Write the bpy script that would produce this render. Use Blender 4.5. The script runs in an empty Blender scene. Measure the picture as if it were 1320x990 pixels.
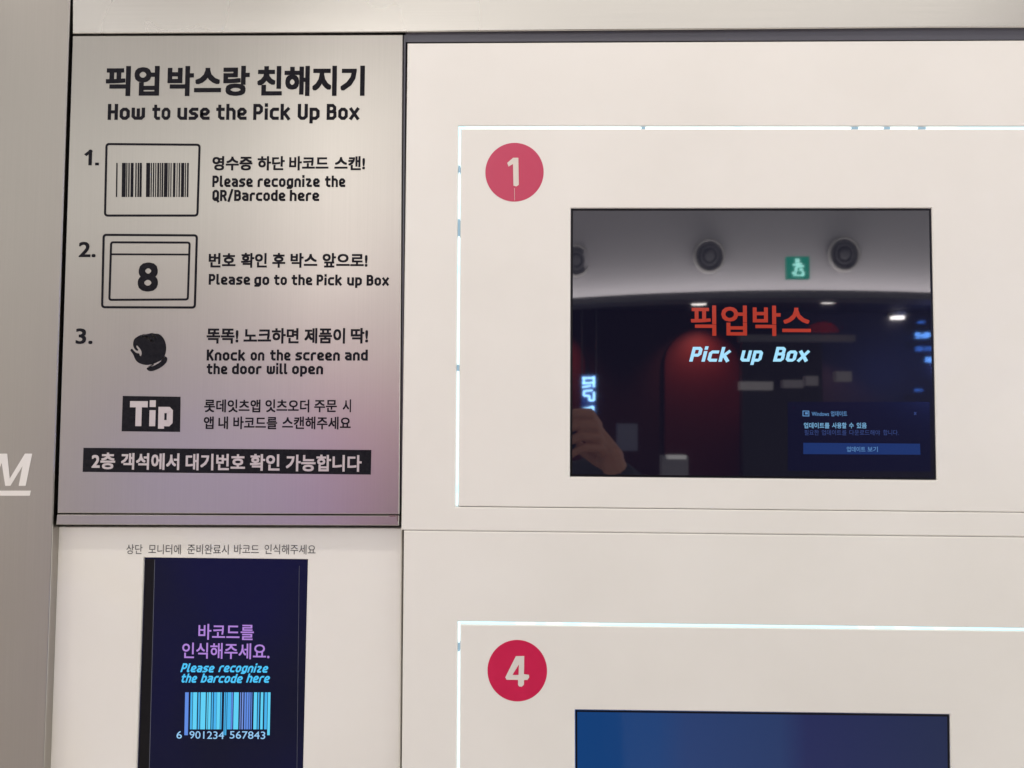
import bpy, bmesh, math, random
from mathutils import Vector, Matrix, geometry
import numpy as np
random.seed(7)
S = bpy.context.scene
COL = S.collection

# ------------------------------------------------------------------ camera
FPX = 1000.0                                   # focal length in photo pixels (photo 1320 x 990)
YAW, PITCH, ROLL = 0.02250448, 0.04436769, -0.00599055
CAM = np.array([0.0, -0.65, 1.45])             # 65 cm in front of the wall, hand height

def _rot():
    cy, sy, cp, sp, cr, sr = math.cos(YAW), math.sin(YAW), math.cos(PITCH), math.sin(PITCH), math.cos(ROLL), math.sin(ROLL)
    rr = np.array([[cr, 0, sr], [0, 1, 0], [-sr, 0, cr]])
    rp = np.array([[1, 0, 0], [0, cp, -sp], [0, sp, cp]])
    ry = np.array([[cy, -sy, 0], [sy, cy, 0], [0, 0, 1]])
    return ry @ rp @ rr
ROT = _rot()
cd = bpy.data.cameras.new('camera'); cam = bpy.data.objects.new('camera', cd); COL.objects.link(cam)
cd.sensor_fit = 'HORIZONTAL'; cd.sensor_width = 36.0; cd.lens = 36.0 * FPX / 1320.0
cd.clip_start = 0.02; cd.clip_end = 60
cam.matrix_world = Matrix(((ROT[0][0], ROT[0][2], -ROT[0][1], CAM[0]),
                           (ROT[1][0], ROT[1][2], -ROT[1][1], CAM[1]),
                           (ROT[2][0], ROT[2][2], -ROT[2][1], CAM[2]), (0, 0, 0, 1)))
S.camera = cam

# ------------------------------------------------------------------ world, view, lamps
w = bpy.data.worlds.new('World'); S.world = w; w.use_nodes = True
bg = w.node_tree.nodes['Background']
bg.inputs[0].default_value = (1.0, 0.985, 0.925, 1); bg.inputs[1].default_value = 1.74
S.view_settings.view_transform = 'Standard'; S.view_settings.look = 'None'
S.view_settings.exposure = 0.06; S.view_settings.gamma = 1.0
try:
    S.cycles.max_bounces = 6; S.cycles.sample_clamp_indirect = 4.0; S.cycles.use_denoising = True
except Exception: pass

def area(name, loc, target, sx, sy, power, color, shape='RECTANGLE'):
    l = bpy.data.lights.new(name, 'AREA'); l.shape = shape; l.size = sx
    if shape in ('RECTANGLE', 'ELLIPSE'): l.size_y = sy
    l.energy = power; l.color = color
    o = bpy.data.objects.new(name, l); COL.objects.link(o); o.location = loc
    o.rotation_euler = (Vector(target) - Vector(loc)).to_track_quat('-Z', 'Y').to_euler()
    return o
CZ = CAM[2]
# downlights: one up to the left, one up to the right of the lockers (their two shadows show on the scanner panel)
area('ceiling_downlight_lamp', (-1.25, -0.65, CZ + 1.46), (-0.25, 0, CZ - 0.3), 0.08, 0.08, 2.6, (1.0, 0.90, 0.80), 'DISK')
area('ceiling_downlight_lamp', (0.30, -0.65, CZ + 1.46), (0.1, 0, CZ - 0.5), 0.08, 0.08, 6.4, (1.0, 0.92, 0.84), 'DISK')
# long diffuser in the ceiling
area('ceiling_panel_lamp', (0.55, -1.55, CZ + 1.485), (0.55, -1.55, CZ), 2.4, 2.3, 10.5, (1.0, 0.97, 0.92))
area('ceiling_panel_lamp', (-1.66, -1.75, CZ + 1.485), (-1.66, -1.75, CZ), 0.20, 2.0, 1.9, (1.0, 0.96, 0.95))

# ------------------------------------------------------------------ helpers
def P(px, py, y=0.0):
    """point of the wall plane (depth y) seen at a photo pixel, as (x, z)"""
    d = ROT @ np.array([(px - 660) / FPX, 1.0, -(py - 495) / FPX])
    t = (y - CAM[1]) / d[1]
    p = CAM + d * t
    return (float(p[0]), float(p[2]))
def M3(px, py, d):
    """a place in the room behind the viewer whose mirror image in the glass lies d metres behind the wall plane"""
    x, z = P(px, py, d)
    return Vector((x, -d, z))

def emptyo(name, loc, label=None, cat=None, group=None):
    o = bpy.data.objects.new(name, None); o.empty_display_size = 0.02
    COL.objects.link(o); o.location = loc
    if label: o['label'] = label
    if cat: o['category'] = cat
    if group: o['group'] = group
    bpy.context.view_layer.update()
    return o
def link(name, me, mat, parent=None, kind=None, label=None, cat=None, group=None):
    o = bpy.data.objects.new(name, me); COL.objects.link(o)
    if mat is not None:
        for m in (mat if isinstance(mat, (list, tuple)) else [mat]): me.materials.append(m)
    if parent is not None:
        o.parent = parent
        off = parent.location if parent.type == 'EMPTY' else Vector((0, 0, 0))
        o.matrix_parent_inverse = Matrix.Translation(-off)
    if kind: o['kind'] = kind
    if label: o['label'] = label
    if cat: o['category'] = cat
    if group: o['group'] = group
    return o
def mesh(name, vs, fs, smooth=False, midx=None):
    me = bpy.data.meshes.new(name); me.from_pydata([tuple(v) for v in vs], [], fs)
    if midx: me.polygons.foreach_set('material_index', midx)
    if smooth:
        for p in me.polygons: p.use_smooth = True
    me.update(); return me

def inset(Q, i):
    """convex polygon in (x,z) moved inwards by i"""
    n = len(Q); cx = sum(q[0] for q in Q) / n; cz = sum(q[1] for q in Q) / n
    L = []
    for k in range(n):
        a, b = Q[k], Q[(k + 1) % n]
        dx, dz = b[0] - a[0], b[1] - a[1]; l = math.hypot(dx, dz) or 1e-9
        nx, nz = -dz / l, dx / l
        if (cx - a[0]) * nx + (cz - a[1]) * nz < 0: nx, nz = -nx, -nz
        L.append((a[0] + nx * i, a[1] + nz * i, dx, dz))
    out = []
    for k in range(n):
        a = L[k - 1]; b = L[k]
        det = a[2] * b[3] - a[3] * b[2]
        if abs(det) < 1e-14: out.append((b[0], b[1])); continue
        t = ((b[0] - a[0]) * b[3] - (b[1] - a[1]) * b[2]) / det
        out.append((a[0] + a[2] * t, a[1] + a[3] * t))
    return out
def loft(loops, cap0=False, cap1=False):
    vs = []; fs = []
    n = len(loops[0][0])
    for Q, y in loops:
        for q in Q: vs.append((q[0], y, q[1]))
    for k in range(len(loops) - 1):
        for j in range(n):
            a = k * n + j; b = k * n + (j + 1) % n
            fs.append((a, b, b + n, a + n))
    if cap1: fs.append(tuple((len(loops) - 1) * n + j for j in range(n)))
    if cap0: fs.append(tuple(j for j in reversed(range(n))))
    return vs, fs
def fix(me):
    bm = bmesh.new(); bm.from_mesh(me); bmesh.ops.recalc_face_normals(bm, faces=bm.faces); bm.to_mesh(me); bm.free(); return me
def slab(name, Q, yf, yb, c=0.0006):
    l = [(Q, yb), (Q, yf + c), (inset(Q, c * 0.35), yf + c * 0.4), (inset(Q, c), yf)]
    return fix(mesh(name, *loft(l, cap0=True, cap1=True)))
def frame(name, Qo, Qi, yf, yb, c=0.0006):
    l = [(Qo, yb), (Qo, yf + c), (inset(Qo, c), yf), (inset(Qi, -c), yf), (Qi, yf + c), (Qi, yb), (Qo, yb)]
    return fix(mesh(name, *loft(l)))
def quad(*pts, y=0.0): return [P(a, b, y) for a, b in pts]

def rrect(Q, r, n=6):
    """round the corners of a quad"""
    out = []
    for k in range(4):
        a = Vector(Q[k - 1]); b = Vector(Q[k]); c = Vector(Q[(k + 1) % 4])
        p = b + (a - b).normalized() * r; q = b + (c - b).normalized() * r
        for j in range(n + 1):
            t = j / n
            out.append(tuple(p * (1 - t) ** 2 + b * 2 * t * (1 - t) + q * t * t))
    return out
def ringflat(Q, r, t, y, th=0.00008):
    A = rrect(Q, r); B = rrect(inset(Q, t), max(r - t, 0.0002))
    n = len(A)
    vs = [(a[0], y, a[1]) for a in A] + [(b[0], y, b[1]) for b in B]
    return vs, [(j, (j + 1) % n, n + (j + 1) % n, n + j) for j in range(n)]
def polyflat(pts, y):
    tri = geometry.tessellate_polygon([[Vector((p[0], p[1], 0)) for p in pts]])
    return [(p[0], y, p[1]) for p in pts], [tuple(t) for t in tri]
class MB:
    def __init__(s): s.v = []; s.f = []; s.m = []
    def add(s, vf, mi=0):
        k = len(s.v); s.v += list(vf[0]); s.f += [tuple(i + k for i in f) for f in vf[1]]; s.m += [mi] * len(vf[1]); return s
    def quad(s, Q, y, mi=0): return s.add(([(q[0], y, q[1]) for q in Q], [tuple(range(len(Q)))]), mi)
    def box(s, Q, yf, yb, mi=0): return s.add(loft([(Q, yb), (Q, yf)], True, True), mi)
    def build(s, name, mat, parent=None, smooth=False, **k):
        return link(name, mesh(name, s.v, s.f, smooth, s.m), mat, parent, **k)
def face_front(me):
    """flat print must face the viewer (-y)"""
    for p in me.polygons:
        if p.normal.y > 0: p.flip()
    me.update(); return me

# ------------------------------------------------------------------ lettering
_tc = {}
def font_mesh(txt, weight):
    key = (txt, weight)
    if key in _tc: return _tc[key]
    c = bpy.data.curves.new('t', 'FONT'); c.body = txt; c.size = 1.0; c.resolution_u = 3
    c.offset = min(weight, 0.0); c.fill_mode = 'FRONT'
    o = bpy.data.objects.new('t', c); COL.objects.link(o)
    dg = bpy.context.evaluated_depsgraph_get(); dg.update()
    me = o.evaluated_get(dg).to_mesh()
    vs = [(v.co.x, v.co.y) for v in me.vertices]; fs = [tuple(p.vertices) for p in me.polygons]
    if weight > 0.0:
        n0 = len(vs); b0 = vs; f0 = fs; vs = []; fs = []
        for k in range(8):
            ox, oy = [(1, 1), (-1, 1), (1, -1), (-1, -1), (1, 0), (-1, 0), (0, 1), (0, -1)][k]
            vs += [(x + 0.88 * weight * ox, y + 0.88 * weight * oy) for x, y in b0]
            fs += [tuple(i + n0 * k for i in f) for f in f0]
    o.evaluated_get(dg).to_mesh_clear()
    bpy.data.objects.remove(o); bpy.data.curves.remove(c)
    _tc[key] = (vs, fs); return vs, fs
def hangul_line(words, top, bot, y, weight=0.02, tilt=0.0, own=False, shear=0.0, wy=0.0):
    """words: (text, px left, px right); every word is fitted to its own width on the wall plane"""
    mb = MB()
    x00 = words[0][1]
    rv, _ = font_mesh('픽박앱확', weight)
    r0 = min(v[1] for v in rv); r1 = max(v[1] for v in rv)
    for t, a, b in words:
        vs, fs = font_mesh(t, weight)
        if not vs: continue
        x0 = min(v[0] for v in vs); x1 = max(v[0] for v in vs)
        lo, hi = (min(v[1] for v in vs), max(v[1] for v in vs)) if own else (r0, r1)
        dy = tilt * ((a + b) / 2 - x00)
        X0, Zt = P(a, top + dy, wy); X1, _z = P(b, top + dy, wy); _x, Zb = P(a, bot + dy, wy)
        out = []; nb = max(1, len(vs) // 8) if weight > 0 else len(vs)
        for i, (vx, vy) in enumerate(vs):
            u = (vx - x0) / (x1 - x0); v = (vy - lo) / (hi - lo)
            out.append((X0 + (X1 - X0) * u + shear * (v - 0.5) * (Zt - Zb), y - 0.000006 * (i // nb), Zb + (Zt - Zb) * v))
        mb.add((out, fs))
    return mb

G = {
 'H': (5, [[(0,0),(0,10)], [(5,0),(5,10)], [(0,5),(5,5)]]),
 'o': (5, [[(0,0),(5,0),(5,7),(0,7),'c']]),
 'w': (7.4, [[(0,7),(0,0),(7.4,0),(7.4,7)], [(3.7,0.2),(3.7,6.4)]]),
 't': (3.6, [[(0.9,9.4),(0.9,0),(3.6,0)], [(-0.6,7),(3.6,7)]]),
 'u': (5, [[(0,7),(0,0),(5,0)], [(5,7),(5,0)]]),
 's': (4.8, [[(4.8,7),(0,7),(0,3.6),(4.8,3.6),(4.8,0),(0,0)]]),
 'e': (5, [[(5,0),(0,0),(0,7),(5,7),(5,3.2),(0.4,3.2)]]),
 'h': (5, [[(0,0),(0,10)], [(0.2,7),(5,7),(5,0)]]),
 'P': (5, [[(0,0),(0,10)], [(1.5,10),(5,10),(5,4.2),(0.6,4.2)]]),
 'i': (0.3, [[(0.1,0),(0.1,6.5)], [(0.1,10.1),(0.1,10.5)]]),
 'c': (4.6, [[(4.6,7),(0,7),(0,0),(4.6,0)]]),
 'k': (4.8, [[(0,0),(0,10)], [(0.8,3.2),(4.6,7.2)], [(1.8,4.0),(4.9,-0.2)]]),
 'U': (5, [[(0,10),(0,0),(5,0),(5,10)]]),
 'p': (5, [[(0,-2.8),(0,7)], [(1.5,7),(5,7),(5,0),(0.6,0)]]),
 'B': (5.2, [[(0,0),(0,10)], [(1.5,10),(4.9,10),(4.9,5.2),(0.6,5.2)], [(4.0,5.2),(5.2,5.0),(5.2,0),(0.4,0)]]),
 'x': (5, [[(0,0),(5,7)], [(0,7),(5,0)]]),
 'l': (1.5, [[(0,10),(0,0),(1.5,0)]]),
 'a': (5, [[(0.3,7),(5,7),(5,0)], [(4.6,0),(0,0),(0,3.8),(4.6,3.8)]]),
 'r': (3.4, [[(0,0),(0,7),(3.4,7)]]),
 'g': (5, [[(0.2,-2.1),(5,-2.1),(5,7)], [(4.6,7),(0,7),(0,0),(4.6,0)]]),
 'n': (5, [[(0,0),(0,7),(5,7),(5,0)]]),
 'z': (4.6, [[(0,7),(4.6,7),(0,0),(4.6,0)]]),
 'Q': (5, [[(0,0),(5,0),(5,10),(0,10),'c'], [(3.2,1.8),(5.4,-1.6)]]),
 'R': (5, [[(0,0),(0,10)], [(1.5,10),(5,10),(5,4.6),(0.6,4.6)], [(3.0,4.6),(5.1,0)]]),
 '/': (3.6, [[(0,-1),(3.6,11)]]),
 'b': (5, [[(0,10),(0,0)], [(0.4,0),(5,0),(5,7),(1.4,7)]]),
 'd': (5, [[(5,10),(5,0)], [(4.6,0),(0,0),(0,7),(3.6,7)]]),
 'K': (5, [[(0,0),(0,10)], [(1.0,4.6),(4.8,10.2)], [(1.8,5.8),(5.2,-0.2)]]),
 '1': (3.2, [[(0,7.6),(2.4,9.9)], [(2.4,10),(2.4,0)]]),
 '.': (0.2, [[(0,0),(0.2,0)]]),
 'I': (0.3, [[(0,0),(0,5.2)], [(0,10.2),(0,10.5)]]),
 'q': (4.6, [[(0,-1.3),(0,7)], [(0.4,7),(4.6,7),(4.6,0),(0.4,0)]]),
 'T': (6, [[(-0.2,10),(6.2,10)], [(3.0,9.4),(3.0,0)]]),
}
def stroke(pts, t, chamf):
    closed = pts[-1] == 'c'
    p = [Vector(q) for q in (pts[:-1] if closed else pts)]
    n = len(p); q = []
    for k in range(n):
        if not closed and k in (0, n - 1):
            e = p[k]; o = p[1] if k == 0 else p[n - 2]
            q.append(e + (e - o).normalized() * t / 2); continue
        a, b, c = p[k - 1], p[k], p[(k + 1) % n]
        r = min(chamf, (a - b).length * 0.45, (c - b).length * 0.45)
        q.append(b + (a - b).normalized() * r); q.append(b + (c - b).normalized() * r)
    m = len(q); L = []; R_ = []
    for k in range(m):
        if closed or 0 < k < m - 1:
            d0 = (q[k] - q[k - 1]).normalized(); d1 = (q[(k + 1) % m] - q[k]).normalized()
        elif k == 0: d0 = d1 = (q[1] - q[0]).normalized()
        else: d0 = d1 = (q[k] - q[k - 1]).normalized()
        n0 = Vector((-d0.y, d0.x)); n1 = Vector((-d1.y, d1.x)); nn = (n0 + n1).normalized()
        s = t / 2 / max(nn.dot(n0), 0.5)
        L.append(q[k] + nn * s); R_.append(q[k] - nn * s)
    vs = L + R_; fs = []
    for k in range(m if closed else m - 1):
        j = (k + 1) % m; fs.append((k, j, m + j, m + k))
    return vs, fs
def latin_line(words, top, base, y, t=2.65, chamf=1.5, tilt=0.0, shear=0.0, wy=0.0):
    mb = MB(); x00 = words[0][1]
    for txt, a, b in words:
        parts = []; x = 0
        for ch in txt:
            wd, strokes = G[ch]
            for s_ in strokes:
                vs, fs = stroke(s_, t, chamf); parts.append(([(v.x + x, v.y) for v in vs], fs))
            x += wd + t + 1.25
        x0 = min(v[0] for vs, _ in parts for v in vs); x1 = max(v[0] for vs, _ in parts for v in vs)
        dy = tilt * ((a + b) / 2 - x00)
        X0, Zt = P(a, top + dy, wy); X1, _z = P(b, top + dy, wy); _x, Zb = P(a, base + dy, wy)
        h = Zt - Zb
        for i, (vs, fs) in enumerate(parts):
            out = []
            for vx, vy in vs:
                v = (vy + t / 2) / (10 + t)
                out.append((X0 + (X1 - X0) * (vx - x0) / (x1 - x0) + shear * (v - 0.4) * h, y - 0.000005 * (i % 40), Zb + h * v))
            mb.add((out, fs))
    return mb
def put(mb, name, mat, parent, **k):
    o = mb.build(name, mat, parent, **k); face_front(o.data); return o

# ------------------------------------------------------------------ materials
def pm(name, col, rough=0.5, metal=0.0, ior=1.45, spec=None, aniso=0.0, emis=None, es=0.0):
    m = bpy.data.materials.new(name); m.use_nodes = True
    b = m.node_tree.nodes['Principled BSDF']
    b.inputs['Base Color'].default_value = (*col, 1); b.inputs['Roughness'].default_value = rough
    b.inputs['Metallic'].default_value = metal; b.inputs['IOR'].default_value = ior
    if spec is not None: b.inputs['Specular IOR Level'].default_value = spec
    if aniso: b.inputs['Anisotropic'].default_value = aniso
    if emis: b.inputs['Emission Color'].default_value = (*emis, 1); b.inputs['Emission Strength'].default_value = es
    return m
def nodes(m):
    nt = m.node_tree; return nt, nt.nodes, nt.links, nt.nodes['Principled BSDF']
def mapped_noise(m, scale, nscale=1.0, detail=3.0, rough=0.55, loc=(0, 0, 0)):
    nt, N, L, b = nodes(m)
    tc = N.new('ShaderNodeTexCoord'); mp = N.new('ShaderNodeMapping'); no = N.new('ShaderNodeTexNoise')
    mp.inputs['Scale'].default_value = scale; mp.inputs['Location'].default_value = loc
    no.inputs['Scale'].default_value = nscale; no.inputs['Detail'].default_value = detail; no.inputs['Roughness'].default_value = rough
    L.new(tc.outputs['Object'], mp.inputs[0]); L.new(mp.outputs[0], no.inputs['Vector'])
    return no
def ramp(m, src, stops):
    nt, N, L, b = nodes(m)
    r = N.new('ShaderNodeValToRGB'); e = r.color_ramp.elements
    e[0].position, e[0].color = stops[0][0], (*stops[0][1], 1); e[1].position, e[1].color = stops[-1][0], (*stops[-1][1], 1)
    for p_, c_ in stops[1:-1]:
        k = e.new(p_); k.color = (*c_, 1)
    L.new(src, r.inputs[0]); return r
def maprange(m, src, a, b_, c, d):
    nt, N, L, b = nodes(m); r = N.new('ShaderNodeMapRange')
    r.inputs[1].default_value = a; r.inputs[2].default_value = b_; r.inputs[3].default_value = c; r.inputs[4].default_value = d
    L.new(src, r.inputs[0]); return r.outputs[0]
def bump(m, src, strength, dist):
    nt, N, L, b = nodes(m); k = N.new('ShaderNodeBump'); k.inputs['Strength'].default_value = strength; k.inputs['Distance'].default_value = dist
    L.new(src, k.inputs['Height']); L.new(k.outputs[0], b.inputs['Normal'])

def steel(name, col, rough, vertical, an=0.55):
    m = pm(name, col, rough, 1.0, aniso=0.0)
    nt, N, L, b = nodes(m)
    sc = (900, 1, 7) if vertical else (7, 1, 900)
    n1 = mapped_noise(m, sc, 1.0, 3.0, 0.6)
    n2 = mapped_noise(m, (5, 1, 5), 1.0, 2.0, 0.5, (3, 0, 1))
    c = ramp(m, n1.outputs[0], [(0.25, tuple(x * 0.970 for x in col)), (0.75, tuple(min(1, x * 1.030) for x in col))])
    L.new(c.outputs[0], b.inputs['Base Color'])
    L.new(maprange(m, n2.outputs[0], 0.3, 0.7, rough - 0.03, rough + 0.04), b.inputs['Roughness'])
    # slow waviness of the sheet and the fine brushing together
    ad = N.new('ShaderNodeMath'); ad.operation = 'MULTIPLY_ADD'; ad.inputs[1].default_value = 0.012
    L.new(n1.outputs[0], ad.inputs[0]); L.new(n2.outputs[0], ad.inputs[2])
    bump(m, ad.outputs[0], 0.2, 0.003)
    b.inputs['Anisotropic'].default_value = an
    tg = N.new('ShaderNodeTangent'); tg.direction_type = 'RADIAL'; tg.axis = 'Z'
    L.new(tg.outputs[0], b.inputs['Tangent'])
    b.inputs['Anisotropic Rotation'].default_value = 0.25 if vertical else 0.0
    return m
STEEL_V = steel('brushed_steel', (0.425, 0.405, 0.378), 0.34, True)
STEEL_H = steel('brushed_steel_header', (0.74, 0.72, 0.68), 0.26, False)
STEEL_SIGN = steel('brushed_steel_sign', (0.435, 0.418, 0.393), 0.32, True, 0.15)

WHITE = pm('white_lacquer', (0.83, 0.812, 0.765), 0.33, spec=0.45)
n = mapped_noise(WHITE, (6, 6, 6), 1.0, 4.0, 0.6)
c_ = ramp(WHITE, n.outputs[0], [(0.3, (0.805, 0.788, 0.736)), (0.7, (0.855, 0.838, 0.79))])
WHITE.node_tree.links.new(c_.outputs[0], WHITE.node_tree.nodes['Principled BSDF'].inputs['Base Color'])
n2 = mapped_noise(WHITE, (30, 30, 30), 1.0, 5.0, 0.65)
WHITE.node_tree.links.new(maprange(WHITE, n2.outputs[0], 0.35, 0.7, 0.29, 0.42), WHITE.node_tree.nodes['Principled BSDF'].inputs['Roughness'])
n3 = mapped_noise(WHITE, (260, 260, 260), 1.0, 2.0, 0.5)
bump(WHITE, n3.outputs[0], 0.05, 0.0006)

DARKGAP = pm('dark_cavity', (0.035, 0.030, 0.030), 0.7)
CHANNEL = pm('dark_channel', (0.10, 0.10, 0.12), 0.35, 0.4)
INK = pm('black_print', (0.010, 0.010, 0.014), 0.6, spec=0.12)
n = mapped_noise(INK, (300, 300, 300), 1.0, 3.0, 0.6)
c_ = ramp(INK, n.outputs[0], [(0.3, (0.006, 0.006, 0.010)), (0.75, (0.016, 0.015, 0.020))])
INK.node_tree.links.new(c_.outputs[0], INK.node_tree.nodes['Principled BSDF'].inputs['Base Color'])
GREYINK = pm('grey_print', (0.10, 0.10, 0.10), 0.5)
WHITEINK = pm('white_print', (0.80, 0.78, 0.75), 0.45)
BADGE = pm('red_sticker', (0.60, 0.016, 0.080), 0.3)
n = mapped_noise(BADGE, (60, 60, 60), 1.0, 4.0, 0.6)
c_ = ramp(BADGE, n.outputs[0], [(0.3, (0.57, 0.015, 0.074)), (0.75, (0.63, 0.019, 0.088))])
BADGE.node_tree.links.new(c_.outputs[0], BADGE.node_tree.nodes['Principled BSDF'].inputs['Base Color'])
BADGE_PALE = pm('pale_red_sticker', (0.55, 0.060, 0.125), 0.28)  # a paler red than the lower badge
def glass(name, emis=(0, 0, 0), es=0.0, ior=2.05, rough=0.026):
    m = pm(name, (0.002, 0.002, 0.003), rough, 0.0, ior=ior, emis=emis if es else None, es=es)
    return m
GLASS = glass('display_glass', (0.0035, 0.0035, 0.010), 1.0)
BEZEL = pm('black_bezel', (0.004, 0.004, 0.006), 0.3, ior=1.3)

def glow_noise(m, base, amp, scale):
    nt, N, L, b = nodes(m)
    n = mapped_noise(m, scale, 1.0, 2.0, 0.5)
    r = ramp(m, n.outputs[0], [(0.3, tuple(x * (1 - amp) for x in base)), (0.7, tuple(x * (1 + amp) for x in base))])
    L.new(r.outputs[0], b.inputs['Emission Color']); b.inputs['Emission Strength'].default_value = 1.0

# ------------------------------------------------------------------ the wall front
TXT = -0.00015
# left steel column
t = emptyo('steel_column', (P(30, 990)[0], 0, P(30, 990)[1]), 'tall brushed steel column at the left edge with a white M', 'column')
Q = quad((-180, -150), (95.2, -150), (90.3, 0), (67.3, 690), (56.4, 990), (50.5, 1150), (-180, 1150))
link('panel', slab('panel', Q, 0.0, 0.035, 0.0007), STEEL_V, t)
mb = MB()
def q4(mb, pts, y, mi=0): mb.add(polyflat([P(a, b) for a, b in pts], y), mi)
q4(mb, [(32.3, 584.7), (41.8, 584.7), (33.2, 626.2), (24.2, 626.2)], TXT)
q4(mb, [(32.3, 584.7), (36.5, 589), (13.6, 626.2), (7, 626.2)], TXT - 0.00003)
q4(mb, [(0.3, 584.7), (9.6, 584.7), (13.8, 626.2), (7, 626.2)], TXT - 0.00006)
q4(mb, [(0.3, 584.7), (5, 589), (-8, 626.2), (-16, 626.2)], TXT - 0.00009)
put(mb, 'lettering', WHITEINK, t)
mb = MB(); q4(mb, [(-120, 632.4), (40, 632.4), (38.6, 639), (-120, 639)], TXT); put(mb, 'underline', WHITEINK, t)

# header panel
t = emptyo('header_panel', (P(700, 40)[0], 0, P(700, 40)[1]), 'wide pale brushed steel panel across the top, above the instructions and the boxes', 'panel')
link('panel', slab('panel', quad((94.0, -150), (1520, -150), (1520, 34.2), (1320, 34.9), (1200, 35.1), (600, 40.0), (500, 41.4), (93.4, 43.2)), 0.0, 0.03, 0.0007), STEEL_H, t)

# dark channel between header and boxes
t = emptyo('metal_channel', (P(900, 46)[0], 0.006, P(900, 46)[1]), 'dark grey recessed metal channel running under the top panel, above the box numbered 1', 'channel')
mb = MB()
mb.box(quad((522.0, 38), (1520, 30), (1520, 48.6), (1320, 48.6), (1200, 48.8), (522.0, 51.6)), 0.0035, 0.02)
mb.box(quad((519.9, 43), (522.2, 43), (517.5, 640), (516.0, 640)), 0.0030, 0.02)
mb.build('channel', CHANNEL, t)

# cavity behind everything
mb = MB(); mb.box(quad((-200, -160), (1540, -160), (1540, 1180), (-200, 1180), y=0.03), 0.036, 0.05)
mb.build('wall', DARKGAP, kind='structure')

mb = MB()
mb.box(quad((521.5, 679), (1500, 689), (1500, 700), (521.5, 689)), 0.0022, 0.02); mb.build('seam_backing', WHITE, t, label='white backing added behind the seam between the two boxes to lighten it')  # pale backing added so the open seam does not go dark
# ---- instruction sign
t = emptyo('instruction_sign', (P(300, 678)[0], 0, P(300, 678)[1]), 'brushed steel instruction board with black numbered steps for using the pick-up boxes', 'sign')
QS = quad((93.6, 46.0), (519.2, 44.6), (514.8, 663.2), (73.8, 661.6))
link('panel', slab('panel', QS, 0.0, 0.03, 0.0006), STEEL_SIGN, t)
link('bottom_rail', slab('bottom_rail', quad((73.4, 663.2), (514.6, 664.6), (514.0, 677.6), (72.2, 676.4)), 0.0, 0.03, 0.0005), STEEL_SIGN, t)
mb = MB(); q4(mb, [(500, 664.2), (509, 663.4), (510.5, 666.0), (503, 666.2)], TXT); q4(mb, [(511.2, 664), (513.4, 664), (513.4, 672), (512.2, 672)], TXT)
put(mb, 'scuff', pm('scuff', (0.16, 0.10, 0.11), 0.6), t)
def H(words, top, bot, wt=0.02, name='lettering', mat=INK, par=t, y=TXT, **k): return put(hangul_line(words, top, bot, y, wt, **k), name, mat, par)
def E_(words, top, base, name='lettering', mat=INK, par=t, y=TXT, **k): return put(latin_line(words, top, base, y, **k), name, mat, par)
H([('픽업', 137, 206), ('박스랑', 216.5, 322.3), ('친해지기', 332, 470.5)], 85.0, 124.0, 0.040)
E_([('How', 139.3, 187.3), ('to', 196.7, 220), ('use', 229, 270.7), ('the', 279, 318.3), ('Pick', 326.7, 375), ('Up', 384, 412.3), ('Box', 421.3, 464)], 134, 154.6, t=2.5)
E_([('1.', 108.6, 128.0)], 193.2, 213.2, t=2.1, chamf=0.2)
H([('영수증', 274, 325.7), ('하단', 332.3, 367.3), ('바코드', 373, 423.7), ('스캔!', 431.3, 470.7)], 201.2, 219.8, 0.036)
E_([('Please', 274, 326), ('recognize', 332.3, 412.3), ('the', 419, 445.3)], 226.4, 241.2)
E_([('QR/Barcode', 274, 368), ('here', 373.7, 411.7)], 244.8, 259.2)
H([('2.', 101.9, 123.8)], 311.7, 331.7, 0.022, own=True)
H([('번호', 269.3, 304), ('확인', 311, 344.3), ('후', 351.3, 368), ('박스', 374.7, 409.3), ('앞으로!', 416, 474)], 326.0, 345.2, 0.036)
E_([('Please', 269.3, 322.7), ('go', 328, 347.3), ('to', 353.3, 370), ('the', 376, 402.7), ('Pick', 408.3, 441.3), ('up', 447.7, 466.7), ('Box', 472.7, 502)], 353.0, 367.0, tilt=0.006)
H([('3.', 98.0, 119.8)], 423.3, 443.5, 0.022, own=True)
H([('똑똑!', 266.7, 307.7), ('노크하면', 314.3, 385.3), ('제품이', 392.7, 445), ('딱!', 452.3, 474.7)], 422.6, 442.8, 0.036)
E_([('Knock', 266.7, 316.7), ('on', 323.3, 341), ('the', 348.3, 374.7), ('screen', 381, 438.3), ('and', 444.7, 474.3)], 450.6, 464.8)
E_([('the', 266.7, 293.3), ('door', 299.3, 337.3), ('will', 344, 370.7), ('open', 376.7, 416.7)], 468.3, 482.4)
H([('롯데잇츠앱', 263.6, 335.9), ('잇츠오더', 342.3, 398.9), ('주문', 405.3, 434.5), ('시', 442, 452.7)], 514.6, 531.4, 0.026)
H([('앱', 262.9, 275.7), ('내', 281.8, 294.2), ('바코드를', 301, 357.6), ('스캔해주세요', 364, 452.3)], 536.6, 553.2, 0.026)
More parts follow.
